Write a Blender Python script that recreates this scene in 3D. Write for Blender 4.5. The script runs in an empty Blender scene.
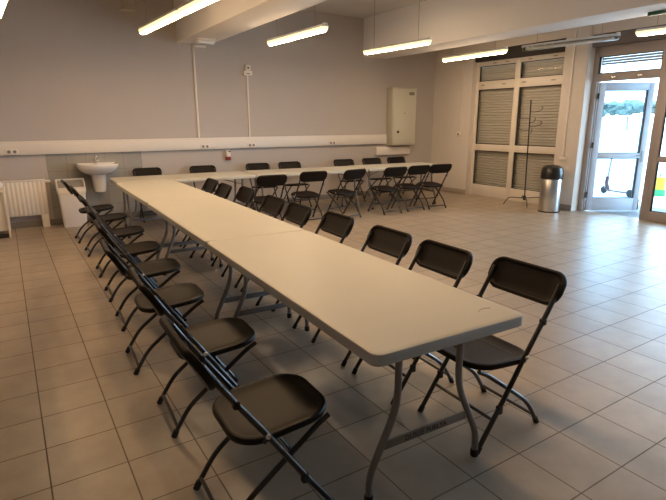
import bpy, bmesh, math, random
from mathutils import Vector, Matrix
random.seed(7)
sc = bpy.context.scene
COL = sc.collection
PI = math.pi
def R(d): return math.radians(d)

# ------------------------------------------------------------------ materials
def mat(name, color, rough=.5, metal=0., spec=.5, bump=0., bscale=40., vary=0., vscale=3., emit=None, estr=0., coat=0.):
    m = bpy.data.materials.new(name); m.use_nodes = True
    nt = m.node_tree; b = nt.nodes['Principled BSDF']
    b.inputs['Base Color'].default_value = (*color, 1)
    b.inputs['Roughness'].default_value = rough
    b.inputs['Metallic'].default_value = metal
    b.inputs['Specular IOR Level'].default_value = spec
    b.inputs['Coat Weight'].default_value = coat
    if emit:
        b.inputs['Emission Color'].default_value = (*emit, 1)
        b.inputs['Emission Strength'].default_value = estr
    if bump or vary:
        tc = nt.nodes.new('ShaderNodeTexCoord')
    if bump:
        n = nt.nodes.new('ShaderNodeTexNoise'); n.inputs['Scale'].default_value = bscale
        n.inputs['Detail'].default_value = 4
        nt.links.new(tc.outputs['Object'], n.inputs['Vector'])
        bp = nt.nodes.new('ShaderNodeBump'); bp.inputs['Strength'].default_value = bump
        bp.inputs['Distance'].default_value = .004
        nt.links.new(n.outputs['Fac'], bp.inputs['Height']); nt.links.new(bp.outputs['Normal'], b.inputs['Normal'])
    if vary:
        n2 = nt.nodes.new('ShaderNodeTexNoise'); n2.inputs['Scale'].default_value = vscale
        n2.inputs['Detail'].default_value = 6
        nt.links.new(tc.outputs['Object'], n2.inputs['Vector'])
        mx = nt.nodes.new('ShaderNodeMix'); mx.data_type = 'RGBA'
        mx.inputs['A'].default_value = (*[c*(1-vary) for c in color], 1)
        mx.inputs['B'].default_value = (*[min(1, c*(1+vary)) for c in color], 1)
        nt.links.new(n2.outputs['Fac'], mx.inputs['Factor'])
        nt.links.new(mx.outputs['Result'], b.inputs['Base Color'])
    return m

def brick_mat(name, c1, c2, cm, size, phase, mortar, rough, plane='XY', vary=.12, bump=.25):
    m = bpy.data.materials.new(name); m.use_nodes = True
    nt = m.node_tree; b = nt.nodes['Principled BSDF']; L = nt.links
    tc = nt.nodes.new('ShaderNodeTexCoord')
    sep = nt.nodes.new('ShaderNodeSeparateXYZ'); L.new(tc.outputs['Object'], sep.inputs[0])
    com = nt.nodes.new('ShaderNodeCombineXYZ')
    L.new(sep.outputs[plane[0]], com.inputs['X']); L.new(sep.outputs[plane[1]], com.inputs['Y'])
    mp = nt.nodes.new('ShaderNodeMapping'); mp.vector_type = 'POINT'
    mp.inputs['Location'].default_value = (-phase[0]+20*size[0], -phase[1]+20*size[1], 0)
    L.new(com.outputs[0], mp.inputs['Vector'])
    br = nt.nodes.new('ShaderNodeTexBrick'); br.offset = 0; br.squash = 1
    br.inputs['Scale'].default_value = 1
    br.inputs['Brick Width'].default_value = size[0]; br.inputs['Row Height'].default_value = size[1]
    br.inputs['Mortar Size'].default_value = mortar; br.inputs['Mortar Smooth'].default_value = .15
    br.inputs['Color1'].default_value = (*c1, 1); br.inputs['Color2'].default_value = (*c2, 1)
    br.inputs['Mortar'].default_value = (*cm, 1)
    L.new(mp.outputs[0], br.inputs['Vector'])
    no = nt.nodes.new('ShaderNodeTexNoise'); no.inputs['Scale'].default_value = 5; no.inputs['Detail'].default_value = 8
    no.inputs['Roughness'].default_value = .65
    L.new(tc.outputs['Object'], no.inputs['Vector'])
    mr = nt.nodes.new('ShaderNodeMapRange'); mr.inputs['From Min'].default_value = .3; mr.inputs['From Max'].default_value = .7
    mr.inputs['To Min'].default_value = 1-vary; mr.inputs['To Max'].default_value = 1+vary
    L.new(no.outputs['Fac'], mr.inputs['Value'])
    vm = nt.nodes.new('ShaderNodeVectorMath'); vm.operation = 'SCALE'
    L.new(br.outputs['Color'], vm.inputs[0]); L.new(mr.outputs[0], vm.inputs['Scale'])
    L.new(vm.outputs[0], b.inputs['Base Color'])
    rr = nt.nodes.new('ShaderNodeMapRange'); rr.inputs['To Min'].default_value = rough; rr.inputs['To Max'].default_value = .9
    L.new(br.outputs['Fac'], rr.inputs['Value']); L.new(rr.outputs[0], b.inputs['Roughness'])
    bp = nt.nodes.new('ShaderNodeBump'); bp.invert = True; bp.inputs['Strength'].default_value = bump
    bp.inputs['Distance'].default_value = .003
    L.new(br.outputs['Fac'], bp.inputs['Height']); L.new(bp.outputs[0], b.inputs['Normal'])
    return m

def glass_mat(name, tint=(1, 1, 1), refl=.12):
    m = bpy.data.materials.new(name); m.use_nodes = True
    nt = m.node_tree; nt.nodes.clear(); L = nt.links
    out = nt.nodes.new('ShaderNodeOutputMaterial'); mx = nt.nodes.new('ShaderNodeMixShader')
    tr = nt.nodes.new('ShaderNodeBsdfTransparent'); tr.inputs[0].default_value = (*tint, 1)
    gl = nt.nodes.new('ShaderNodeBsdfGlossy'); gl.inputs['Roughness'].default_value = .02
    fr = nt.nodes.new('ShaderNodeLayerWeight'); fr.inputs['Blend'].default_value = refl
    L.new(fr.outputs['Fresnel'], mx.inputs[0]); L.new(tr.outputs[0], mx.inputs[1]); L.new(gl.outputs[0], mx.inputs[2])
    L.new(mx.outputs[0], out.inputs[0])
    return m

M = {}
M['floor'] = brick_mat('beige floor tiles', (.36, .292, .22), (.325, .262, .198), (.13, .10, .075), (.333, .333), (.3055, .0264), .0036, .36)
M['walltile'] = brick_mat('grey wall tiles', (.35, .335, .305), (.33, .315, .285), (.22, .205, .19), (.29, .29), (.52, .86), .004, .25, 'XZ', .06)
M['wall'] = mat('taupe wall paint', (.48, .435, .405), .85, bump=.15, bscale=60, vary=.03)
M['wallcream'] = mat('cream wall paint', (.66, .60, .54), .85, bump=.12, bscale=60, vary=.03)
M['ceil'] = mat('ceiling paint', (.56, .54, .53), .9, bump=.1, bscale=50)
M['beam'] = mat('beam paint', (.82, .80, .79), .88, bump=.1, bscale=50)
M['skirt'] = mat('skirting tile', (.40, .33, .26), .45, vary=.08)
M['skirtgrey'] = mat('grey skirting', (.20, .18, .165), .55, vary=.08)
M['trunk'] = mat('white trunking plastic', (.74, .68, .61), .45)
M['white'] = mat('white enamel', (.76, .71, .65), .35)
M['ceramic'] = mat('white ceramic', (.80, .77, .73), .12, coat=.4)
M['whiteplastic'] = mat('white plastic', (.74, .70, .65), .4, vary=.02)
M['greyplastic'] = mat('grey lid plastic', (.30, .29, .28), .45)
M['tabletop'] = mat('beige moulded plastic', (.465, .452, .40), .42, bump=.12, bscale=220, vary=.05, vscale=2.5)
M['tableleg'] = mat('grey powder coat', (.20, .18, .165), .42, metal=.25)
M['chairplastic'] = mat('black seat plastic', (.0080, .0056, .0050), .44, spec=.16, bump=.12, bscale=300)
M['chairmetal'] = mat('black enamelled steel', (.012, .011, .011), .32, metal=.0, coat=.3)
M['rubber'] = mat('black rubber', (.014, .013, .012), .75)
M['dark'] = mat('dark cavity', (.02, .02, .02), .8)
M['bolt'] = mat('pale bolt', (.62, .58, .52), .35, metal=.4)
M['steel'] = mat('brushed steel', (.62, .61, .60), .28, metal=.95, bump=.08, bscale=120)
M['chrome'] = mat('chrome', (.8, .8, .8), .12, metal=1)
M['cabinet'] = mat('grey green cabinet paint', (.56, .54, .45), .45)
M['cabside'] = M['cabinet']
M['frame'] = mat('beige window frame', (.70, .63, .55), .4)
M['doorframe'] = mat('grey brown door frame', (.33, .285, .265), .42)
M['leafframe'] = mat('shaded white door frame', (.40, .43, .48), .38)  # whitish leaf, its bluish shade put into the base colour
M['gasket'] = mat('black gasket', (.015, .015, .017), .6)
M['shutter'] = mat('grey shutter slats', (.46, .43, .37), .5)
M['shutterbox'] = mat('dark shutter box', (.14, .125, .125), .6)
M['blackshutter'] = mat('black shutter slot', (.03, .026, .024), .7)
M['blind'] = mat('blue grey blind', (.24, .27, .33), .5)
M['glass'] = glass_mat('clear glass')
M['glasstint'] = glass_mat('tinted glass', (.80, .88, .92), .18)
M['lit'] = mat('lit diffuser', (.9, .88, .8), .4, emit=(1.0, .72, .45), estr=27)
M['litwarm'] = mat('warm lit diffuser', (.9, .88, .8), .4, emit=(1.0, .66, .36), estr=25)
M['glow'] = mat('glowing cover edge', (.9, .85, .7), .4, emit=(1.0, .74, .36), estr=.5)
M['unlit'] = glass_mat('clear lamp cover', (.94, .95, .94), .3)
M['lamphousing'] = mat('lamp housing', (.62, .62, .60), .5)
M['reflector'] = mat('lamp reflector', (.78, .78, .75), .3)
M['whitetube'] = mat('unlit white tube', (.88, .88, .86), .3)
M['wire'] = mat('lamp wire', (.30, .28, .26), .5, metal=.5)
M['duct'] = mat('beige duct metal', (.40, .36, .29), .5, metal=.3)
M['red'] = mat('red plastic', (.20, .02, .02), .4)
M['exitgreen'] = mat('green sign plastic', (.01, .10, .06), .4)
M['paving'] = mat('pale paving', (.52, .51, .49), .85, bump=.2, bscale=8, vary=.06, vscale=.6)
M['mat'] = mat('dark door mat', (.16, .18, .20), .9, bump=.6, bscale=200)
M['leaf'] = mat('hedge leaves', (.10, .135, .12), .8, vary=.3, vscale=1)
M['trunkwood'] = mat('bark', (.30, .27, .25), .9)
M['farwall'] = mat('far wall', (.55, .56, .58), .8)
M['carpaint'] = mat('pale car paint', (.6, .63, .68), .3, coat=.5)
M['carglass'] = mat('dark car glass', (.05, .06, .08), .1)
M['scootergrey'] = mat('scooter grey', (.25, .26, .28), .4, metal=.4)
M['scooterred'] = mat('scooter dark red', (.10, .04, .045), .5)
M['yellow'] = mat('yellow plastic', (.85, .62, .05), .5)
M['greenp'] = mat('green plastic', (.06, .42, .18), .5)
M['ink'] = mat('stencil ink', (.012, .011, .011), .7)
M['rearwall'] = M['wall']

# ------------------------------------------------------------------ geometry helpers
class MB:
    def __init__(s): s.v = []; s.f = []
    def add(s, vs, fs):
        o = len(s.v); s.v += [tuple(v) for v in vs]; s.f += [[i+o for i in f] for f in fs]; return s
    def box(s, x0, x1, y0, y1, z0, z1):
        vs = [(x, y, z) for z in (z0, z1) for y in (y0, y1) for x in (x0, x1)]
        return s.add(vs, [(0,2,3,1),(4,5,7,6),(0,1,5,4),(2,6,7,3),(0,4,6,2),(1,3,7,5)])
    def loft(s, rings, cap0=True, cap1=True):
        n = len(rings[0]); vs = [p for r in rings for p in r]; fs = []
        for k in range(len(rings)-1):
            for i in range(n):
                j = (i+1) % n
                fs.append((k*n+i, k*n+j, (k+1)*n+j, (k+1)*n+i))
        if cap0: fs.append(tuple(reversed(range(n))))
        if cap1: fs.append(tuple((len(rings)-1)*n+i for i in range(n)))
        return s.add(vs, fs)
    def tube(s, pts, r, n=8, flat=1.0):
        pts = [Vector(p) for p in pts]; rings = []
        t0 = (pts[1]-pts[0]).normalized()
        ref = Vector((0,0,1)) if abs(t0.z) < .9 else Vector((1,0,0))
        u = t0.cross(ref).normalized()
        for i, p in enumerate(pts):
            a = pts[i]-pts[i-1] if i else pts[1]-pts[0]
            b = pts[i+1]-pts[i] if i < len(pts)-1 else a
            t = (a.normalized()+b.normalized()).normalized()
            u = (u - t*u.dot(t)).normalized(); w = t.cross(u)
            rings.append([tuple(p+u*math.cos(2*PI*k/n)*r+w*math.sin(2*PI*k/n)*r*flat) for k in range(n)])
        return s.loft(rings)
    def lathe(s, prof, c=(0,0,0), n=24, sx=1, sy=1):
        rings = [[(c[0]+r*sx*math.cos(2*PI*k/n), c[1]+r*sy*math.sin(2*PI*k/n), c[2]+z) for k in range(n)] for r, z in prof]
        return s.loft(rings)
    def xf(s, mtx):
        s.v = [tuple(mtx @ Vector(v)) for v in s.v]; return s
    def build(s, name, m, parent=None, bevel=0., smooth=True, seg=2, loc=None):
        me = bpy.data.meshes.new(name); bm = bmesh.new()
        vv = [bm.verts.new(v) for v in s.v]
        for f in s.f:
            try: bm.faces.new([vv[i] for i in f])
            except ValueError: pass
        bmesh.ops.recalc_face_normals(bm, faces=bm.faces[:])
        if bevel:
            es = [e for e in bm.edges if len(e.link_faces) == 2 and e.calc_face_angle(0) > .6]
            bmesh.ops.bevel(bm, geom=es, offset=bevel, segments=seg, affect='EDGES', profile=.5, clamp_overlap=True)
        bm.to_mesh(me); bm.free()
        me.materials.append(m)
        if smooth:
            for p in me.polygons: p.use_smooth = True
            me.set_sharp_from_angle(angle=R(38))
        o = bpy.data.objects.new(name, me); COL.objects.link(o)
        if parent: o.parent = parent
        if loc: o.location = loc
        return o
def fillet(pts, r, n=5):
    pts = [Vector(p) for p in pts]; out = [pts[0]]
    for i in range(1, len(pts)-1):
        p = pts[i]; a = pts[i-1]-p; b = pts[i+1]-p
        d = min(r, a.length*.48, b.length*.48)
        p0 = p+a.normalized()*d; p1 = p+b.normalized()*d
        for k in range(n+1):
            t = k/n; out.append(p0*(1-t)**2+p*2*t*(1-t)+p1*t*t)
    out.append(pts[-1]); return out
def rrect(w, h, r, n=6, cx=0, cy=0):
    r = max(.0005, min(r, w/2-.0002, h/2-.0002)); out = []
    for (sx, sy, a0) in ((1,1,0),(-1,1,90),(-1,-1,180),(1,-1,270)):
        for k in range(n+1):
            a = R(a0+90*k/n)
            out.append((cx+sx*(w/2-r)+r*math.cos(a), cy+sy*(h/2-r)+r*math.sin(a)))
    return out
def box(name, m, x0, x1, y0, y1, z0, z1, parent=None, bevel=.004):
    return MB().box(x0, x1, y0, y1, z0, z1).build(name, m, parent, bevel)
def slab(name, m, w, l, r, prof, parent=None, n=6, c=(0,0)):
    """rounded-rectangle slab, prof = [(inset, z)...] bottom to top"""
    mb = MB(); mb.loft([[(x, y, z) for x, y in rrect(w-2*i, l-2*i, r-i, n, c[0], c[1])] for i, z in prof])
    return mb.build(name, m, parent)

def empty(name, loc=(0,0,0), rz=0):
    o = bpy.data.objects.new(name, None); COL.objects.link(o)
    o.location = loc; o.rotation_euler = (0, 0, rz); o.empty_display_size = .1
    return o
def tag(o, label=None, cat=None, group=None, kind=None):
    if label: o['label'] = label
    if cat: o['category'] = cat
    if group: o['group'] = group
    if kind: o['kind'] = kind
    return o
def struct(o): o['kind'] = 'structure'; return o
CH = {}
def kids(o): return [c for c in COL.objects if c.parent == o]
def copy_tree(o, parent=None):
    c = o.copy(); COL.objects.link(c)
    if parent: c.parent = parent
    for ch in kids(o): copy_tree(ch, c)
    return c

# ------------------------------------------------------------------ room shell
W = 9.28; XR = 8.78; XG = 8.93; ZC = 3.72
XL = -3.2; YF = -4.0
f = MB().box(XL, XG+.12, YF, W+.1, -.06, 0).build('floor', M['floor'], smooth=False); struct(f)
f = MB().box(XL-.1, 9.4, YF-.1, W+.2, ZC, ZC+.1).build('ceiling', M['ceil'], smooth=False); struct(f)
struct(box('wall_back', M['wall'], XL-.1, 9.4, W, W+.2, -.06, ZC, bevel=0))
struct(box('wall_left', M['wall'], XL-.2, XL, YF-.1, W+.1, -.06, ZC, bevel=0))
struct(box('wall_front', M['wall'], XL-.1, 9.4, YF-.2, YF, -.06, ZC, bevel=0))
# right wall: pier by the corner, pier between window and door, lintel above the glazing
WY1, WY0 = 8.10, 5.90        # window opening in y
DY1, DY0 = 5.44, -1.6        # glazed entrance opening in y, unseen near end stretched for more daylight
struct(box('wall_right', M['wallcream'], XR, 9.2, WY1, W, 0, ZC, bevel=0))
struct(box('pillar_right', M['wallcream'], 8.72, 9.2, DY1, WY0, 0, ZC, bevel=.006))
struct(box('lintel_window', M['wallcream'], XR, 9.2, WY0, WY1, 3.08, ZC, bevel=0))
struct(box('lintel_door', M['wallcream'], XR, 9.2, DY0, DY1, 3.06, ZC, bevel=0))
struct(box('wall_right_end', M['wallcream'], XR, 9.2, YF, DY0, 0, ZC, bevel=0))
# ceiling beams running in depth
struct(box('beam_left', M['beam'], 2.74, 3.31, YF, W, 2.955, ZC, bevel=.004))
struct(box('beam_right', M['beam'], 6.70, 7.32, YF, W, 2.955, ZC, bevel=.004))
# skirtings
struct(box('baseboard_right', M['skirt'], XR-.014, XR, WY1+.01, W, 0, .11, bevel=.003))
struct(box('baseboard_pillar', M['skirtgrey'], 8.706, 8.72, DY1, WY0, 0, .11, bevel=.003))
struct(box('baseboard_back', M['skirtgrey'], XL, XR, W-.012, W, 0, .10, bevel=.003))
# grey tiled splashback behind the wash basin
struct(MB().box(.53, 1.98, W-.008, W, .1, 1.14).build('trim_1', M['walltile'], smooth=False))

# ------------------------------------------------------------------ window with closed shutter
def framebox(mb, x0, x1, y0, y1, z0, z1): mb.box(x0, x1, y0, y1, z0, z1)
win = empty('window_1', (XG, 7, 0)); struct(win)
def wl(mb): mb.xf(Matrix.Translation((-XG, -7, 0))); return mb
fr = MB(); x0, x1 = XG-.03, XG+.05
yl, ym, yr = WY1, 7.03, WY0
fr.box(x0, x1, yl-.07, yl, .0, 2.86); fr.box(x0, x1, yr, yr+.07, 0, 2.86)
fr.box(x0, x1, ym-.06, ym+.06, 0, 2.86)
for a, b in ((0, .25), (1.0, 1.14), (2.29, 2.46), (2.77, 2.86)): fr.box(x0+.004, x1, yr+.05, yl-.05, a, b)
wl(fr).build('window_frame', M['frame'], win, .006)
pn = MB()
for a, b in ((.25, 1.0), (1.14, 2.29), (2.46, 2.77)):
    for c, d in ((yr+.07, ym-.06), (ym+.06, yl-.07)):
        o = MB().box(XG+.008, XG+.014, c, d, a, b); wl(o).build('pane', M['glass'], win, smooth=False)
        # dark gasket round the pane
        gk = MB(); t = .014
        gk.box(XG-.004, XG+.006, c, d, a, a+t); gk.box(XG-.004, XG+.006, c, d, b-t, b)
        gk.box(XG-.004, XG+.006, c, c+t, a, b); gk.box(XG-.004, XG+.006, d-.03, d, a, b)
        wl(gk).build('gasket', M['gasket'], win, smooth=False)
# shutter slats: one corrugated curtain
sh = MB(); n = 50; prof = []
for k in range(n):
    z = .06+2.72*k/n; h = 2.72/n
    prof += [(.002, z+.002), (-.009, z+h*.25), (-.011, z+h*.6), (-.004, z+h-.010), (.014, z+h-.008), (.014, z+h-.001)]
vs = []; fs = []
for (dx, z) in prof: vs += [(XG+.085+dx, yr, z), (XG+.085+dx, yl, z)]
for k in range(len(prof)-1): fs.append((2*k, 2*k+1, 2*k+3, 2*k+2))
o = len(vs)
for (dx, z) in prof: vs += [(XG+.10, yr, z), (XG+.10, yl, z)]
for k in range(len(prof)-1): fs.append((o+2*k, o+2*k+2, o+2*k+3, o+2*k+1))
sh.add(vs, fs); wl(sh).build('shutter', M['shutter'], win)
hg = MB()
for y in (7.62, 7.3, 6.75, 6.2):
    hg.box(XG-.036, XG-.028, y-.045, y+.045, 2.80, 2.822)
for y in (7.9, 7.35, 6.85, 6.2):
    hg.box(XG-.036, XG-.028, y-.045, y+.045, 2.37, 2.392)
wl(hg).build('hinge', M['doorframe'], win, .002)
wl(MB().box(XG-.10, XG+.15, yr, yl, 2.86, 3.08)).build('shutter_box', M['blackshutter'], win, .006)
wl(MB().box(XG-.06, XG-.03, yr, yl, 2.86, 2.90)).build('window_trim', M['shutterbox'], win, .003)

# ------------------------------------------------------------------ glazed entrance
ent = empty('window_2', (XG, 4, 0)); struct(ent)
def el(mb): mb.xf(Matrix.Translation((-XG, -4, 0))); return mb
fr = MB(); x0, x1 = XG-.02, XG+.06
HY, OY = 5.36, 4.32           # door opening in y
posts = [(DY1-.09, DY1), (OY-.08, OY), (2.72, 2.82), (1.2, 1.3), (-.2, -.1), (DY0, DY0+.09)]
for a, b in posts: fr.box(x0, x1, a, b, 0, 2.86)
fr.box(x0+.003, x1, DY0, DY1, 2.70, 2.86)
fr.box(x0+.003, x1, DY0, DY1, 2.29, 2.42)
for k in range(1, len(posts)-1):
    b = posts[k][0]; a = posts[k+1][1]
    fr.box(x0-.003, x1, a, b, 0, .20 if k > 1 else .16); fr.box(x0-.001, x1, a, b, .97, 1.06)
    if k == 1: fr.box(x0-.004, x1, b-.075, b, .0, 2.3)
el(fr).build('window_frame', M['doorframe'], ent, .006)
for k in range(0, len(posts)-1):
    b = posts[k][0]; a = posts[k+1][1]
    el(MB().box(XG+.012, XG+.018, a, b, 2.42, 2.70)).build('pane', M['glass'], ent, smooth=False)
    if k:
        el(MB().box(XG+.012, XG+.018, a, b, .16, .98)).build('pane', M['glass'], ent, smooth=False)
        el(MB().box(XG+.012, XG+.018, a, b, 1.06, 2.30)).build('pane', M['glass'], ent, smooth=False)
    # partly lowered shutter behind the transom light
    s2 = MB()
    for j in range(4): s2.box(XG+.07, XG+.082, a, b, 2.565+.042*j, 2.565+.042*j+.039)
    el(s2).build('shutter', M['blind'], ent, .004)
    g = MB(); t = .014
    g.box(XG-.003, XG+.006, a, b, 2.42, 2.42+t); g.box(XG-.003, XG+.006, a, b, 2.70-t, 2.70); g.box(XG-.003, XG+.006, b-.03, b, 2.42, 2.70); g.box(XG-.003, XG+.006, a, a+t, 2.42, 2.70)
    if k: g.box(XG-.003, XG+.006, b-.1, b-.075, .16, 2.3); g.box(XG-.003, XG+.006, a, b, 1.055, 1.07); g.box(XG-.003, XG+.006, a, b, .16, .175)
    el(g).build('gasket', M['gasket'], ent, smooth=False)
hg = MB()
for y in (5.05, 4.62): hg.box(XG-.032, XG-.018, y-.04, y+.04, 2.335, 2.36)
hg.box(XG-.032, XG-.018, 4.82, 4.98, 2.80, 2.815)
el(hg).build('hinge', M['chrome'], ent, .002)
el(MB().box(XG-.14, XG+.16, DY0, DY1, 2.86, 3.06)).build('shutter_box', M['shutterbox'], ent, .006)
# white lit reveal of the pillar beside the entrance: same painted pillar, so no extra object

struct(box('canopy_shade', M['ceil'], 9.2, XG+3.0, -2.5, 7.5, 3.12, 3.32, bevel=.01))  # unseen overhang, added and deepened to shade the doorway

# open door leaf: swung outwards about its hinge
dl = empty('door_1', (XG+.05, HY-.03, 0), math.atan2(-.53, .75)); struct(dl)
LW, LH = .94, 2.28
fr = MB()
fr.box(0, .10, -.03, .03, .012, LH); fr.box(LW-.10, LW, -.03, .03, .012, LH)
fr.box(.08, LW-.08, -.028, .028, .012, .24); fr.box(.08, LW-.08, -.028, .028, LH-.13, LH); fr.box(.08, LW-.08, -.028, .028, .97, 1.06)
fr.build('door_frame', M['leafframe'], dl, .006)
for a, b in ((.24, .97), (1.06, LH-.13)):
    MB().box(.10, LW-.10, -.004, .004, a, b).build('pane', M['glasstint'], dl, smooth=False)
    g = MB()
    g.box(.10, .112, -.012, .012, a, b); g.box(LW-.125, LW-.10, -.02, .02, a, b); g.box(.1, LW-.1, -.012, .012, a, a+.012); g.box(.1, LW-.1, -.012, .012, b-.014, b)
    g.build('gasket', M['gasket'], dl, smooth=False)
h = MB()
h.tube(fillet([(LW-.05, -.03, 1.02), (LW-.05, -.085, 1.02), (LW-.19, -.085, 1.02)], .02), .010)
h.tube(fillet([(LW-.05, .03, 1.02), (LW-.05, .085, 1.02), (LW-.19, .085, 1.02)], .02), .010)
h.box(LW-.075, LW-.03, -.036, .036, .9, 1.10)
h.build('door_handle', M['scootergrey'], dl, .003)
MB().box(LW-.012, LW+.006, -.034, .034, .03, .22).build('door_stop', M['rubber'], dl, .004)
hh = MB()
for z in (.25, 1.15, 2.0): hh.lathe([(.016, 0), (.016, .10)], (-.012, -.03, z), 10)
hh.build('hinge', M['rubber'], dl)
struct(MB().box(XG+.12, XG+1.6, OY-.1, DY1+.1, -.03, -.012).build('trim_2', M['mat'], smooth=False))

# ------------------------------------------------------------------ outdoors
struct(MB().box(XG+.12, 140, -60, 120, -.08, -.03).build('ground', M['paving'], smooth=False))
def tree(x, y, h, w, label):
    t = empty('tree', (x, y, -.03)); tag(t, label, 'tree', 'distant trees')
    MB().tube([(0, 0, 0), (.05, 0, h*.3), (0, .1, h*.5)], .16, 7).build('trunk', M['trunkwood'], t)
    mb = MB(); rnd = random.Random(int(x*7+y))
    for k in range(46):
        c = Vector((rnd.uniform(-w, w)*.85, rnd.uniform(-w, w)*.85, h*rnd.uniform(.60, .84)))
        r = rnd.uniform(.12, .24)*w
        bm = bmesh.new(); bmesh.ops.create_icosphere(bm, subdivisions=2, radius=r)
        vs = [tuple(c+Vector((v.co.x, v.co.y, v.co.z*.7))*rnd.uniform(.75, 1.25)) for v in bm.verts]; fs = [[v.index for v in q.verts] for q in bm.faces]; bm.free()
        mb.add(vs, fs)
    mb.build('crown', M['leaf'], t)
TL = ['hazy green tree seen through the open door leaf, beside its hinge', 'hazy green tree seen through middle of the open door leaf',
      'hazy green tree seen by the free edge of the open door leaf', 'hazy green tree seen in the gap beside the open door leaf', 'hazy green tree beyond the fixed glass panel']
for i, (yy, hh_) in enumerate([(56.0, 3.9), (49.0, 4.5), (42.0, 4.1), (35., 4.6), (28.0, 4.2)]): tree(66, yy, hh_, 3.3, TL[i])
lw = MB().box(52, 52.3, 10, 70, -.03, .75)
tag(lw.build('boundary_wall', M['farwall'], None, .02), 'long low pale wall across the bright yard outside', 'wall')
# kick scooter standing outside
ks = empty('kick_scooter', (11.75, 6.30, -.03), R(75)); tag(ks, 'small dark kick scooter standing outside behind the open glass door', 'scooter')
MB().tube([(.30, 0, .12), (.24, 0, .5), (.2, 0, .93)], .022, 8).build('steering_column', M['scootergrey'], ks)
MB().tube([(.2, -.2, .92), (.2, 0, .93), (.2, .2, .92)], .016, 8).build('handlebar', M['rubber'], ks)
MB().box(-.32, .22, -.07, .07, .075, .105).build('deck', M['scooterred'], ks, .01)
MB().tube([(.2, 0, .09), (.27, 0, .24), (.26, 0, .40)], .042, 8).build('neck', M['scooterred'], ks)
for x in (-.40, .32):
    w_ = MB(); w_.lathe([(.06, -.02), (.085, -.014), (.085, .014), (.06, .02)], (0,0,0), 18); w_.xf(Matrix.Translation((x, 0, .085)) @ Matrix.Rotation(PI/2, 4, 'X')); w_.build('wheel', M['rubber'], ks)
ft = empty('play_box', (12.5, 5.72, -.03), R(20)); tag(ft, 'small yellow and green box outside beyond the fixed glass panel', 'box')
MB().box(-.17, .17, -.14, .14, 0, .14).build('base', M['greenp'], ft, .01)
MB().box(-.15, .15, -.12, .12, .14, .42).build('body', M['yellow'], ft, .015)
MB().tube(fillet([(-.1, 0, .42), (-.1, 0, .5), (.1, 0, .5), (.1, 0, .42)], .03), .012).build('handle', M['greenp'], ft)

# ------------------------------------------------------------------ folding chair
def make_chair():
    t = empty('folding_chair')
    D = lambda d: .24-d
    # seat
    mb = MB(); w, l, cy = .418, .44, D(.187)
    prof = [(.03, -.018), (.012, -.020), (.003, -.028), (0, -.022), (0, -.008), (.004, -.001), (.012, .001), (.022, -.001), (.034, -.006), (.07, -.010), (.12, -.013), (.17, -.014)]
    def ring(i, z):
        out = []
        for x, y in rrect(w-2*i, l-2*i, .130-i*.6, 7):
            yy = y+cy
            k = 1 + .03*(y/l)      # a little wider to the rear is taken out at the front
            out.append((x*(1-.04*(y/l)), yy, .447+z+.034*(y/l)))
        return out
    mb.loft([ring(i, z) for i, z in prof]); mb.build('seat', M['chairplastic'], t)
    # backrest: moulded panel following the slope of the tubes
    mb = MB(); A = Vector((0, D(.468), .693)); B = Vector((0, D(.556), .858)); sl = (B-A).normalized(); nn = Vector((0, -sl.z, sl.y)) * -1
    H = (B-A).length; wd = .485
    rings = []
    for i, wv in [(.088, .003), (.07, .003), (.05, .003), (.03, .004), (.022, .006), (.018, .012), (.010, .014), (.003, .011), (0, .002), (.001, -.010), (.007, -.017), (.02, -.018), (.05, -.014), (.07, -.013), (.088, -.013)]:
        rr = []
        for x, y in rrect(wd-2*i, H-2*i, .072-i*.6, 7):
            low = max(0, -y/(H/2)); bowdown = -.014*low*(1-(2*x/wd)**2)
            bow = -.022*(1-(2*x/wd)**2)
            if low > .3: x2 = x*(1-.015*low)
            else: x2 = x
            P = (A+B)/2 + sl*(y+bowdown) + nn*(wv+bow); rr.append((x2, P.y, P.z))
        rings.append(rr)
    mb.loft(rings); mb.build('backrest', M['chairplastic'], t)
    for s in (-1, 1):
        pts = [(s*.218, D(-.005), .012), (s*.218, D(.15), .235), (s*.218, D(.305), .475), (s*.217, D(.44), .668), (s*.216, D(.52), .80)]
        leg = MB().tube(fillet(pts, .12, 4), .0128, 10).build('front_leg', M['chairmetal'], t)
        MB().tube([(s*.218, D(-.009), .0), (s*.218, D(.010), .032)], .0155, 10).build('foot_cap', M['rubber'], leg)
        b = MB(); b.lathe([(.004, -.006), (.009, -.005), (.011, .0), (.009, .005), (.004, .006)], (0,0,0), 12)
        b.xf(Matrix.Translation((s*.232, D(.292), .452)) @ Matrix.Rotation(PI/2, 4, 'Y')); b.build('pivot_bolt', M['bolt'], leg)
        MB().box(s*.218-.015, s*.218+.015, D(.405)-.016, D(.405)+.012, .602, .634).build('clip', M['rubber'], leg, .006)
        MB().box(s*.218-.014, s*.218+.014, D(.128)-.019, D(.128)+.010, .178, .222).build('clip', M['rubber'], leg, .006)
        pts = [(s*.188, D(-.0), .432), (s*.188, D(.05), .405), (s*.188, D(.20), .295), (s*.188, D(.385), .155), (s*.190, D(.475), .012)]
        leg = MB().tube(fillet(pts, .06, 4), .0122, 10).build('rear_leg', M['chairmetal'], t)
        MB().tube([(s*.190, D(.480), .0), (s*.190, D(.462), .034)], .0155, 10).build('foot_cap', M['rubber'], leg)
    MB().tube([(-.218, D(.095), .150), (.218, D(.095), .150)], .009, 8).build('front_stretcher', M['chairmetal'], t)
    MB().tube([(-.19, D(.455), .050), (.19, D(.455), .050)], .009, 8).build('rear_stretcher', M['chairmetal'], t)
    MB().tube([(-.218, D(.30), .422), (.218, D(.30), .422)], .008, 8).build('seat_rod', M['chairmetal'], t)
    return t
CHAIR = make_chair(); first_used = [False]
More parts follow.
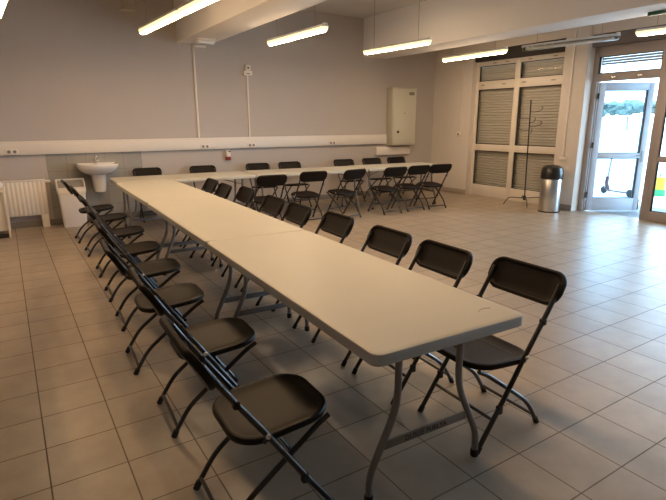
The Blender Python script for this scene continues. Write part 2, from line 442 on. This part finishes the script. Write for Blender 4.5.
def chair(x, y, face, label, group):
    """face: direction the sitter looks, degrees from +x"""
    o = CHAIR if not first_used[0] else copy_tree(CHAIR)
    first_used[0] = True
    o.location = (x, y, 0); o.rotation_euler = (0, 0, R(face-90))
    tag(o, label, 'chair', group)
ordn = ['first', 'second', 'third', 'fourth', 'fifth', 'sixth', 'seventh', 'eighth', 'ninth']
GL = 'chairs along the basin side of the long table'
for i, (x, y, a) in enumerate([(.76, 1.79, -2), (.80, 2.614, -3), (.78, 3.442, -3), (.85, 4.245, -3), (.885, 5.03, -3), (.93, 5.91, -3), (.945, 6.93, -2), (.93, 7.80, 0)]):
    lb = ('black folding chair at the near end of the long table, back to the radiator side' if i == 0 else
          'black folding chair, last of the long table row by the basin and white bin' if i == 7 else
          f'black folding chair, {ordn[i]} from the near end on long table\'s basin side')
    chair(x, y, a, lb, GL)
GR = 'chairs along the door side of the long table'
for i, (x, y, a) in enumerate([(2.05, 1.685, 178), (1.985, 2.26, 177), (2.005, 2.83, 178), (2.035, 3.58, 177), (2.005, 4.22, 176), (2.03, 4.81, 177), (2.10, 5.70, 177), (2.01, 6.20, 176), (2.07, 6.86, 177)]):
    lb = ('black folding chair tucked under the near corner of long table, on the door side' if i == 0 else
          'black folding chair, last on the door side, in the corner where both tables meet' if i == 8 else
          f'black folding chair, {ordn[i]} from the near end on long table\'s door side')
    chair(x, y, a, lb, GR)
GN = 'chairs on the near side of the cross tables'
for i, (x, y, a) in enumerate([(3.36, 7.20, 84), (4.18, 7.36, 84), (4.87, 7.28, 98), (5.77, 7.24, 87), (6.35, 7.27, 87), (6.90, 7.25, 81)]):
    lb = ('black folding chair before the cross tables, nearest the long table' if i == 0 else
          'black folding chair at the free end of the row before the cross tables' if i == 5 else
          f'black folding chair, {ordn[i]} from the long table, backed to the open floor')
    chair(x, y, a, lb, GN)
GB = 'chairs between the cross tables and the back wall'
for i, (x, a) in enumerate([(2.03, 268), (2.99, 267), (4.06, 266), (4.73, 265), (6.01, 265), (6.72, 265), (7.38, 265)]):
    lb = ('black folding chair against the back wall, next to the wash basin' if i == 0 else
          'black folding chair against the back wall, under the grey wall cabinet' if i == 6 else
          f'black folding chair, {ordn[i]} from the wash basin, backed to the wall')
    chair(x, 8.88-.035*i if i else 8.93, a, lb, GB)

# ------------------------------------------------------------------ folding tables
ZT = .785
def make_table(L, wd=.82):
    t = empty('folding_table')
    top = slab('tabletop', M['tabletop'], wd, L, .045, [(.05, ZT-.020), (.022, ZT-.022), (.020, ZT-.050), (.006, ZT-.052), (0, ZT-.046), (0, ZT-.010), (.003, ZT-.003), (.010, ZT), (.03, ZT), (.08, ZT)], t, 8)
    for s in (-1, 1):
        y = s*(L/2-.16)
        for sx in (-1, 1):
            pts = [(sx*.175, y, ZT-.03), (sx*.175, y, .43), (sx*.318, y, .13), (sx*.318, y, .012)]
            lg = MB().tube(fillet(pts, .09, 5), .0165, 10).build('leg', M['tableleg'], t)
            MB().lathe([(.019, 0), (.020, .004), (.020, .035), (.018, .038)], (sx*.318, y, 0), 12).build('foot_cap', M['rubber'], lg)
        cb = MB().box(-.245, .245, y-.006, y+.006, .235, .275).build('crossbar', M['tableleg'], t, .003)
        MB().tube([(-.33, y, ZT-.032), (.33, y, ZT-.032)], .015, 8).build('top_rail', M['tableleg'], t)
        br = MB(); yb = s*(L/2-.62)
        br.tube(fillet([(-.16, y, .62), (-.02, yb, ZT-.04), (.02, yb, ZT-.04), (.16, y, .62)], .03), .007, 6)
        br.build('brace', M['tableleg'], t)
    return t
def bar_text(parent, y, txt):
    cu = bpy.data.curves.new('lettering', 'FONT'); cu.body = txt; cu.size = .034; cu.extrude = .0006
    cu.align_x = 'CENTER'; cu.align_y = 'CENTER'; cu.space_character = 1.05
    ob = bpy.data.objects.new('lettering', cu); COL.objects.link(ob)
    dg = bpy.context.evaluated_depsgraph_get(); me = bpy.data.meshes.new_from_object(ob.evaluated_get(dg))
    bpy.data.objects.remove(ob); me.materials.clear(); me.materials.append(M['ink'])
    o = bpy.data.objects.new('lettering', me); COL.objects.link(o); o.parent = parent
    o.rotation_euler = (PI/2, 0, 0); o.location = (-.01, y, .255); o['label'] = 'black stencilled lettering'
TL0 = 2.13
rot = R(-2.4); ca, sa = math.sin(-rot), math.cos(rot)
base = Vector((1.448, 1.325, 0)); dv = Vector((math.sin(R(2.4)), math.cos(R(2.4)), 0))
tabA = make_table(TL0); tabB = copy_tree(tabA); tabC = copy_tree(tabA)
q = base.copy()
for o, a in ((tabA, 2.3), (tabB, 2.1), (tabC, 1.5)):
    d = Vector((math.sin(R(a)), math.cos(R(a)), 0))
    o.location = q+d*(TL0/2); o.rotation_euler = (0, 0, -R(a)); q = q+d*(TL0+.006)
tag(tabA, 'beige plastic folding table at the near end of the long row, lettered crossbar', 'table', 'long row of folding tables')
tag(tabB, 'beige plastic folding table in the middle of the long row', 'table', 'long row of folding tables')
tag(tabC, 'beige plastic folding table of the long row, touching the cross tables', 'table', 'long row of folding tables')
cbA = [c for c in kids(tabA) if c.name.startswith('crossbar') and c.data.vertices[0].co.y < 0][0]
bar_text(cbA, -(TL0/2-.16)-.0068, 'DUSUE PUELTA')
sm = MB().tube([(.25, -.93, ZT+.0004), (.275, -.915, ZT+.0006), (.305, -.915, ZT+.0006), (.33, -.925, ZT+.0004)], .0018, 6)
so = sm.build('scuff_mark', M['duct'], tabA); so['label'] = 'thin brown scratch on the top'
GX = 'cross row of folding tables'
def place_cross(o, x, y, deg, L):   # x, y = near corner by the long table
    a = R(deg); ux = Vector((math.cos(a), math.sin(a), 0)); uy = Vector((-math.sin(a), math.cos(a), 0))
    o.location = Vector((x, y, 0))+ux*(L/2)+uy*.41; o.rotation_euler = (0, 0, a+PI/2)
tD = copy_tree(tabA)
for c in kids(tD):
    if c.name.startswith('scuff_mark'): bpy.data.objects.remove(c)
for c in kids(tD):
    for g in kids(c):
        if g.name.startswith('lettering'): bpy.data.objects.remove(g)
tE = copy_tree(tD); tF = make_table(1.80)
place_cross(tD, 1.285, 7.76, -2.2, TL0); place_cross(tE, 3.43, 7.68, -5.5, TL0); place_cross(tF, 5.59, 7.54, -5.5, 1.80)
tag(tD, 'beige folding table of the cross row, meeting the long table near the basin', 'table', GX)
tag(tE, 'beige folding table in the middle of the cross row along the back wall', 'table', GX)
tag(tF, 'beige folding table at the free end of cross row, below the wall cabinet', 'table', GX)

# ------------------------------------------------------------------ cable trunking, conduits, sockets
tr = empty('cable_trunking', (0, W, 1.24)); tag(tr, 'long white cable trunking running along the back wall', 'trunking')
slabY = lambda mb: mb.xf(Matrix.Translation((0, -W, -1.24)))
slabY(MB().box(XL+.3, 7.32, W-.065, W-.001, 1.14, 1.345)).build('body', M['trunk'], tr, .006)
slabY(MB().box(XL+.3, 7.318, W-.071, W-.06, 1.165, 1.305)).build('cover', M['trunk'], tr, .004)
slabY(MB().box(7.31, 7.33, W-.067, W, 1.137, 1.348)).build('end_cap', M['white'], tr, .004)
dt = empty('trunking_box', (7.55, W, .98)); tag(dt, 'short white trunking length below the grey wall cabinet', 'trunking')
MB().box(-.50, .48, -.075, 0, -.09, .09).build('body', M['trunk'], dt, .006)
MB().box(-.505, -.49, -.077, 0, -.092, .092).build('end_cap', M['white'], dt, .003)
for x, lb in ((.085, 'white double socket on the trunking above the radiator'), (3.10, 'white double socket on trunking below the taller conduit'), (4.02, 'white double socket on trunking below the small junction box'), (5.86, 'white double socket on trunking, towards the wall cabinet')):
    s = empty('power_socket', (x, W-.071, 1.192)); tag(s, lb, 'socket', 'sockets on the trunking')
    MB().box(-.085, .085, -.012, 0, -.042, .042).build('plate', M['trunk'], s, .004)
    for dx in (-.038, .038):
        h = MB(); h.lathe([(.024, 0), (.024, .003), (.018, .003)], (0,0,0), 16); h.xf(Matrix.Translation((dx, -.012, 0)) @ Matrix.Rotation(PI/2, 4, 'X')); h.build('outlet', M['skirtgrey'], s)
c = MB().box(3.0, 3.035, W-.022, W, 1.345, 2.93); c.box(3.0, 3.25, W-.022, W, 2.90, 2.935)
tag(c.build('conduit', M['trunk'], None, .003), 'tall white conduit rising from the trunking to the ceiling beam', 'conduit')
c = MB().box(4.0, 4.03, W-.02, W, 1.345, 2.47)
tag(c.build('conduit', M['trunk'], None, .003), 'white conduit rising from the trunking to a small junction box', 'conduit')
j = empty('junction_box', (4.02, W, 2.54)); tag(j, 'small white double junction box on the back wall above its conduit', 'box')
MB().box(-.085, .085, -.05, 0, -.07, .01).build('lower_box', M['trunk'], j, .006)
u = MB().box(-.045, .055, -.055, 0, .015, .115).build('upper_box', M['trunk'], j, .006)
MB().box(-.012, .02, -.058, -.05, .05, .075).build('indicator', M['dark'], u, .002)
MB().box(-.03, .04, -.053, -.048, -.045, -.03).build('slot', M['skirtgrey'], j, .002)
s = empty('soap_dispenser', (3.545, W-.035, 1.02)); tag(s, 'tiny white and red gadget hanging just below the trunking', 'dispenser')
MB().box(-.04, .045, -.04, .035, -.03, .09).build('body', M['whiteplastic'], s, .012)
MB().box(-.045, .05, -.035, .03, -.095, -.03).build('cup', M['red'], s, .012)
MB().box(-.005, .045, -.043, -.038, .055, .075).build('slot', M['dark'], s, .002)
e = empty('emergency_light', (3.03, 8.62, 2.955), R(4)); tag(e, 'small white emergency light under the end of the ceiling beam', 'lamp')
MB().box(-.15, .15, -.06, .06, -.035, 0).build('body', M['trunk'], e, .008)
MB().box(-.15, .13, -.05, .05, -.085, -.035).build('cover', M['reflector'], e, .012)
# conduit + switch on right wall
c = MB().box(XR-.022, XR, 8.38, 8.41, 1.38, 2.95)
tag(c.build('conduit', M['wallcream'], None, .003), 'cream conduit running down the side wall to a switch', 'conduit')
s = empty('light_switch', (XR, 8.405, 1.35)); tag(s, 'small white switch on the side wall beside the shuttered window', 'switch')
MB().box(-.03, 0, -.05, .05, -.045, .045).build('plate', M['trunk'], s, .006)
MB().box(-.036, -.028, -.02, .02, -.03, .02).build('rocker', M['skirtgrey'], s, .003)
c = MB().box(8.695, 8.72, 5.695, 5.725, .98, ZC-.05)
tag(c.build('conduit', M['trunk'], None, .003), 'white conduit running down the pillar between window and door', 'conduit')
s = empty('light_switch', (8.72, 5.71, .95)); tag(s, 'white switch plate on the pillar above the steel bin', 'switch')
MB().box(-.03, 0, -.075, .075, -.03, .03).build('plate', M['trunk'], s, .006)
MB().box(-.034, -.028, -.05, .05, -.015, .015).build('rocker', M['white'], s, .003)

# ------------------------------------------------------------------ wall cabinet
cb = empty('wall_cabinet', (7.69, W, 1.10)); tag(cb, 'tall grey green metal cabinet hung on the back wall near the corner', 'cabinet')
MB().box(-.32, .36, -.21, 0, 0, 1.24).build('body', M['cabside'], cb, .006)
d = MB().box(-.30, .345, -.226, -.21, .02, 1.22).build('door', M['cabinet'], cb, .005)
h = MB(); h.lathe([(.03, 0), (.032, .006), (.02, .016), (.006, .018)], (0,0,0), 16); h.xf(Matrix.Translation((-.17, -.226, .30)) @ Matrix.Rotation(PI/2, 4, 'X')); h.build('lock', M['dark'], d)
MB().box(.13, .28, -.229, -.225, 1.10, 1.165).build('name_plate', M['skirtgrey'], d, .002)
MB().box(-.02, .03, -.228, -.225, .70, .715).build('slot', M['skirtgrey'], d, .001)
MB().box(-.335, .375, -.235, 0, 1.24, 1.255).build('top_lip', M['cabside'], cb, .004)

# ------------------------------------------------------------------ radiator
rd = empty('radiator', (.19, W, 0)); tag(rd, 'white ribbed panel radiator on the wall below the trunking', 'radiator')
n = 11; w0, w1 = -.38, .27; vs = []
mb = MB(); prof = []
for k in range(n):
    a = w0+(w1-w0)*k/n; st = (w1-w0)/n
    prof += [(a+st*.02, -.118), (a+st*.22, -.126), (a+st*.70, -.126), (a+st*.90, -.118)]
rings = [[(x, y, z) for x, y in prof]+[(w1, -.06, z), (w0, -.06, z)] for z in (.20, .225, .715, .74)]
rings[0] = [(x, max(y, -.108), z) for x, y, z in rings[0]]; rings[3] = [(x, max(y, -.108), z) for x, y, z in rings[3]]
mb.loft(rings); mb.build('panel', M['white'], rd)
MB().box(w0-.012, w1+.012, -.13, -.03, .735, .758).build('top_grille', M['white'], rd, .004)
for x in (w0, w1+.0): MB().box(x-.012, x+.004, -.128, -.03, .19, .745).build('side_panel', M['white'], rd, .003)
for x in (w0+.06, w1-.055): MB().box(x-.05, x+.05, -.12, -.05, .0, .20).build('foot', M['white'], rd, .004)
v = MB().tube([(w1, -.07, .72), (w1+.08, -.07, .72)], .022, 12); v.build('valve_knob', M['whiteplastic'], rd)

# ------------------------------------------------------------------ wash basin
sk = empty('wash_basin', (1.25, W-.008, 0)); tag(sk, 'white ceramic wash basin with half pedestal on the tiled wall', 'sink')
def dshape(w, d, y0, z, n=20):
    pts = []
    for k in range(n+1):
        a = PI+PI*k/n; pts.append((w/2*math.copysign(abs(math.cos(a))**.62, math.cos(a)), y0-.08+(d-.08)*(-abs(math.sin(a))**.8), z))
    pts += [(w/2, y0, z), (-w/2, y0, z)]
    return pts
mb = MB()
def ds(w, d, z, y0=0): return dshape(w, d, y0, z)
mb.loft([ds(.22, .22, .795), ds(.36, .32, .80), ds(.50, .40, .835), ds(.60, .47, .885), ds(.635, .50, .93), ds(.64, .505, .965), ds(.63, .497, .975), ds(.59, .465, .975, -.015), ds(.50, .40, .94, -.05), ds(.34, .30, .89, -.08), ds(.16, .2, .875, -.08)])
mb.build('bowl', M['ceramic'], sk)
mb = MB()
mb.loft([[(x*1, y, z) for x, y, z in dshape(w, d, 0, z)] for w, d, z in ((.12, .20, .50), (.17, .24, .515), (.20, .26, .60), (.235, .28, .80), (.24, .285, .82))])
mb.build('pedestal', M['ceramic'], sk)
tp = MB(); tp.lathe([(.028, 0), (.028, .008), (.021, .012), (.020, .075), (.024, .085), (.022, .11), (.01, .118)], (0, -.07, .974), 14)
tp.tube(fillet([(0, -.07, 1.03), (0, -.14, 1.045), (0, -.20, 1.03), (0, -.205, 1.015)], .03), .011, 10)
fa = tp.build('tap', M['chrome'], sk)
MB().tube([(0, -.07, 1.09), (.0, -.13, 1.125)], .007, 8).build('lever', M['chrome'], fa)

# ------------------------------------------------------------------ swing bin
bn = empty('swing_bin', (.805, 9.02, 0), R(-3)); tag(bn, 'white plastic swing bin with grey flap below the wash basin', 'bin')
mb = MB(); mb.loft([[(x, y, z) for x, y in rrect(w, d, .035, 4)] for w, d, z in ((.33, .24, 0), (.335, .245, .01), (.39, .29, .545), (.39, .29, .55))])
mb.build('body', M['whiteplastic'], bn)
mb = MB(); mb.loft([[(x, y, z) for x, y in rrect(w, d, .04, 4)] for w, d, z in ((.385, .285, .535), (.41, .31, .54), (.415, .315, .585), (.40, .30, .60))])
lid = mb.build('lid_rim', M['whiteplastic'], bn)
mb = MB(); ring = []
for xs in (-.195, .195):
    mb.add([(xs-.012, -.145, .595), (xs+.012, -.145, .595), (xs+.012, .14, .595), (xs-.012, .14, .595), (xs-.012, -.11, .63), (xs+.012, -.11, .63), (xs+.012, .10, .745), (xs-.012, .10, .745), (xs-.012, .135, .745), (xs+.012, .135, .745)],
           [(0,1,2,3),(0,4,5,1),(4,7,6,5),(7,8,9,6),(8,3,2,9),(0,3,8,7,4),(1,5,6,9,2)])
mb.box(-.195, .195, .10, .14, .595, .747); mb.box(-.195, .195, -.145, -.105, .595, .632)
mb.build('lid_frame', M['whiteplastic'], bn, .006)
mb = MB(); mb.add([(-.178, -.105, .615), (.178, -.105, .615), (.178, .10, .728), (-.178, .10, .728), (-.178, -.105, .60), (.178, -.105, .60), (.178, .10, .713), (-.178, .10, .713)], [(0,1,2,3),(4,7,6,5),(0,4,5,1),(1,5,6,2),(2,6,7,3),(3,7,4,0)])
mb.build('flap', M['greyplastic'], bn, .004)

# ------------------------------------------------------------------ white appliance table at the picture edge
ap = empty('side_table', (-.50, 8.9, 0)); tag(ap, 'white side table with panel legs, beside the radiator, cut by the photo edge', 'table')
MB().box(-.42, .42, -.345, .10, .66, .695).build('top', M['white'], ap, .004)
for x in (-.40, .40): MB().box(x-.012, x+.012, -.345, .09, 0, .66).build('side_panel', M['white'], ap, .003)
MB().box(-.388, .388, -.30, -.28, .10, .66).build('back_panel', M['white'], ap, .003)
MB().box(-.388, .388, -.33, -.30, .0, .06).build('plinth', M['dark'], ap, .003)
bg = empty('folded_cloth', (-.19, 8.78, .695)); tag(bg, 'crumpled white cloth lying on the white side table', 'cloth')
mb = MB(); rnd = random.Random(3)
mb.loft([[(x*(1+rnd.uniform(-.07, .07)), y*(1+rnd.uniform(-.07, .07)), z+rnd.uniform(-.008, .008)) for x, y in rrect(w, d, .05, 5)] for w, d, z in ((.22, .26, .009), (.24, .28, .03), (.23, .26, .08), (.17, .2, .115), (.10, .13, .13))])
bpy.data.objects.remove(bg); bg = mb.build('folded_cloth', M['ceramic'], None, loc=(-.20, 8.76, .695)); tag(bg, 'crumpled white cloth lying on the white side table', 'cloth')

# ------------------------------------------------------------------ ventilation duct
vd = empty('ventilation_duct', (1.86, 8.6, 3.25)); tag(vd, 'beige metal ventilation pipe bending down from the ceiling', 'duct')
mb = MB(); mb.lathe([(.10, .02), (.112, 0), (.122, 0), (.122, .035), (.115, .04), (.115, .50)], (0,0,0), 24)
mb.build('outlet_pipe', M['duct'], vd)
MB().tube([(-.10, 0, .28), (-.9, 0, .28)], .09, 20).build('branch_pipe', M['duct'], vd)

# ------------------------------------------------------------------ pendant lamps
LL = 1.57
def make_lamp(lit=True, glow='lit'):
    t = empty('pendant_lamp')
    w = .105
    slab('housing', M['lamphousing'], w, LL, .045, [(.0, 0), (0, .014), (.012, .030), (.03, .034)], t, 5)
    prof = [(.032, -.058), (.02, -.056), (.008, -.040), (.001, -.01), (.001, 0)]
    if lit:
        slab('diffuser', M['glow'], w, LL-.01, .045, [(.022, -.046), (.008, -.038), (.001, -.01), (.001, 0)], t, 5)
        slab('light_strip', M[glow], w-.036, LL-.07, .03, [(.012, -.058), (.004, -.056), (0, -.044)], t, 5)
    else:
        slab('diffuser', M['unlit'], w, LL-.01, .045, prof, t, 5)
        for x in (-.022, .022): MB().tube([(x, -LL/2+.09, -.026), (x, LL/2-.09, -.026)], .017, 10).build('tube', M['whitetube'], t)
    slab('end_cap', M['reflector'], .062, .05, .02, [(0, .012), (0, .040), (.006, .044)], t, 4, (0, -LL/2+.03))
    for y in (-.52, .52):
        MB().tube([(0, y, .03), (0, y, .92)], .0035, 6).build('suspension_wire', M['wire'], t)
    return t
lampL = make_lamp(True); lampU = make_lamp(False); lampW = make_lamp(True, 'litwarm')
GP = 'pendant strip lamps'
def lamp(proto, used, x, y, z, rz, label):
    o = copy_tree(proto) if used else proto
    o.location = (x, y, z); o.rotation_euler = (0, 0, R(rz)); tag(o, label, 'lamp', GP)
ZL = 2.80
lamp(lampW, 0, 1.86, 6.98, 2.855, 3.3, 'lit pendant strip lamp before the ceiling beam, farther of a joined pair')
lamp(lampW, 1, 1.95, 5.40, 2.855, 3.3, 'lit pendant strip lamp before the ceiling beam, nearer of a joined pair')
lamp(lampW, 1, .17, 6.62, 2.84, 3, 'lit pendant strip lamp over the radiator side, cut by the picture corner')
lamp(lampL, 0, 3.63, 6.66, 2.80, 2, 'lit pendant strip lamp between the beams, nearer the small junction box')
lamp(lampL, 1, 5.60, 6.88, 2.82, 4, 'lit pendant strip lamp on long wires beside the broad ceiling beam')
lamp(lampL, 1, 7.50, 6.95, 2.82, -1, 'lit pendant strip lamp in front of the shuttered window')
lamp(lampU, 0, 7.60, 5.12, 2.815, 5, 'unlit pendant strip lamp with clear cover, before the pillar')
lamp(lampL, 1, 7.70, 3.32, 2.82, 5, 'lit pendant strip lamp above the glazed entrance, cut by the picture edge')
# the same rows go on over the near part of the room, outside the picture
for i, (x, y) in enumerate([(2.02, 3.75), (2.11, 2.13)]):
    lamp(lampW, 1, x, y, 2.84, 3, 'lit pendant strip lamp above the near part of the room, outside the picture')
ex = empty('exit_sign', (7.12, 3.2, 2.955)); tag(ex, 'dark green sign under the broad ceiling beam at the picture edge', 'sign')
MB().box(-.02, .02, -.5, .50, -.045, .0).build('panel', M['exitgreen'], ex, .004)
MB().box(-.03, .03, -.3, .3, -.012, 0).build('bracket', M['lamphousing'], ex, .003)

# ------------------------------------------------------------------ steel bin and coat stand
tb = empty('trash_bin', (8.36, 5.66, 0)); tag(tb, 'brushed steel bin with black domed lid beside the entrance pillar', 'bin')
MB().lathe([(.178, 0), (.18, .005), (.18, .62), (.177, .625)], (0,0,0), 36).build('body', M['steel'], tb)
MB().lathe([(.183, 0), (.186, .004), (.186, .018), (.182, .02)], (0,0,0), 36).build('base_ring', M['rubber'], tb)
lid = MB().lathe([(.175, .60), (.190, .605), (.196, .62), (.196, .70), (.190, .755), (.172, .81), (.12, .842), (.05, .856), (.005, .858)], (0,0,0), 36).build('lid', M['chairmetal'], tb)
cs = empty('coat_stand', (8.665, 6.425, 0)); cs.rotation_euler = (R(-.75), R(-1.0), 0); tag(cs, 'thin dark metal coat stand with curled hooks before the window', 'coat stand')
MB().tube([(0, 0, .10), (0, 0, 2.02)], .012, 8).build('pole', M['chairmetal'], cs)
MB().lathe([(.022, .09), (.03, .10), (.03, .17), (.018, .18)], (0,0,0), 12).build('hub', M['chairmetal'], cs)
for a in (45, 135, 225, 315):
    c_, s_ = math.cos(R(a)), math.sin(R(a))
    MB().tube(fillet([(0, 0, .13), (.30*c_, .30*s_, .15), (.40*c_, .40*s_, .005)], .06), .009, 8).build('leg', M['chairmetal'], cs)
for z, a in ((1.80, 300), (1.68, 130), (1.60, 280), (1.53, 310), (1.46, 120), (1.40, 230)):
    c_, s_ = math.cos(R(a)), math.sin(R(a)); r = .20 if z != 1.60 else .10
    pts = [(0, 0, z), (r*.5*c_, r*.5*s_, z-.005), (r*c_, r*s_, z+.02), (r*1.15*c_, r*1.15*s_, z+.08), (r*.95*c_, r*.95*s_, z+.09)]
    MB().tube(fillet(pts, .03, 3), .006, 6).build('hook', M['chairmetal'], cs)

# ------------------------------------------------------------------ light
wd = bpy.data.worlds.new('World'); sc.world = wd; wd.use_nodes = True
bg = wd.node_tree.nodes['Background']
bg.inputs['Color'].default_value = (.48, .74, 1.0, 1); bg.inputs['Strength'].default_value = 4.2

# ------------------------------------------------------------------ camera
F_PX, YAW, PITCH, ROLL = 504.6347, .567813761, .247909333, -.00279005
cam = bpy.data.cameras.new('camera'); co = bpy.data.objects.new('camera', cam); COL.objects.link(co)
cam.sensor_fit = 'HORIZONTAL'; cam.sensor_width = 36; cam.lens = 36*F_PX/666
cam.clip_end = 400
cy, sy, cp, sp = math.cos(YAW), math.sin(YAW), math.cos(PITCH), math.sin(PITCH)
fw = Vector((sy*cp, cy*cp, -sp)); rt = Vector((cy, -sy, 0)); up = rt.cross(fw)
c_, s_ = math.cos(ROLL), math.sin(ROLL)
rt, up = rt*c_+up*s_, up*c_-rt*s_
m = Matrix((rt, up, -fw)).transposed().to_4x4(); m.translation = Vector((0, 0, 1.61506))
co.matrix_world = m
sc.camera = co
sc.view_settings.view_transform = 'Standard'; sc.view_settings.look = 'None'
sc.view_settings.gamma = 1; sc.view_settings.use_curve_mapping = False
sc.view_settings.exposure = 1.64
sc.cycles.use_denoising = True
sc.cycles.max_bounces = 8; sc.cycles.diffuse_bounces = 5; sc.cycles.transparent_max_bounces = 12
sc.cycles.sample_clamp_indirect = 6
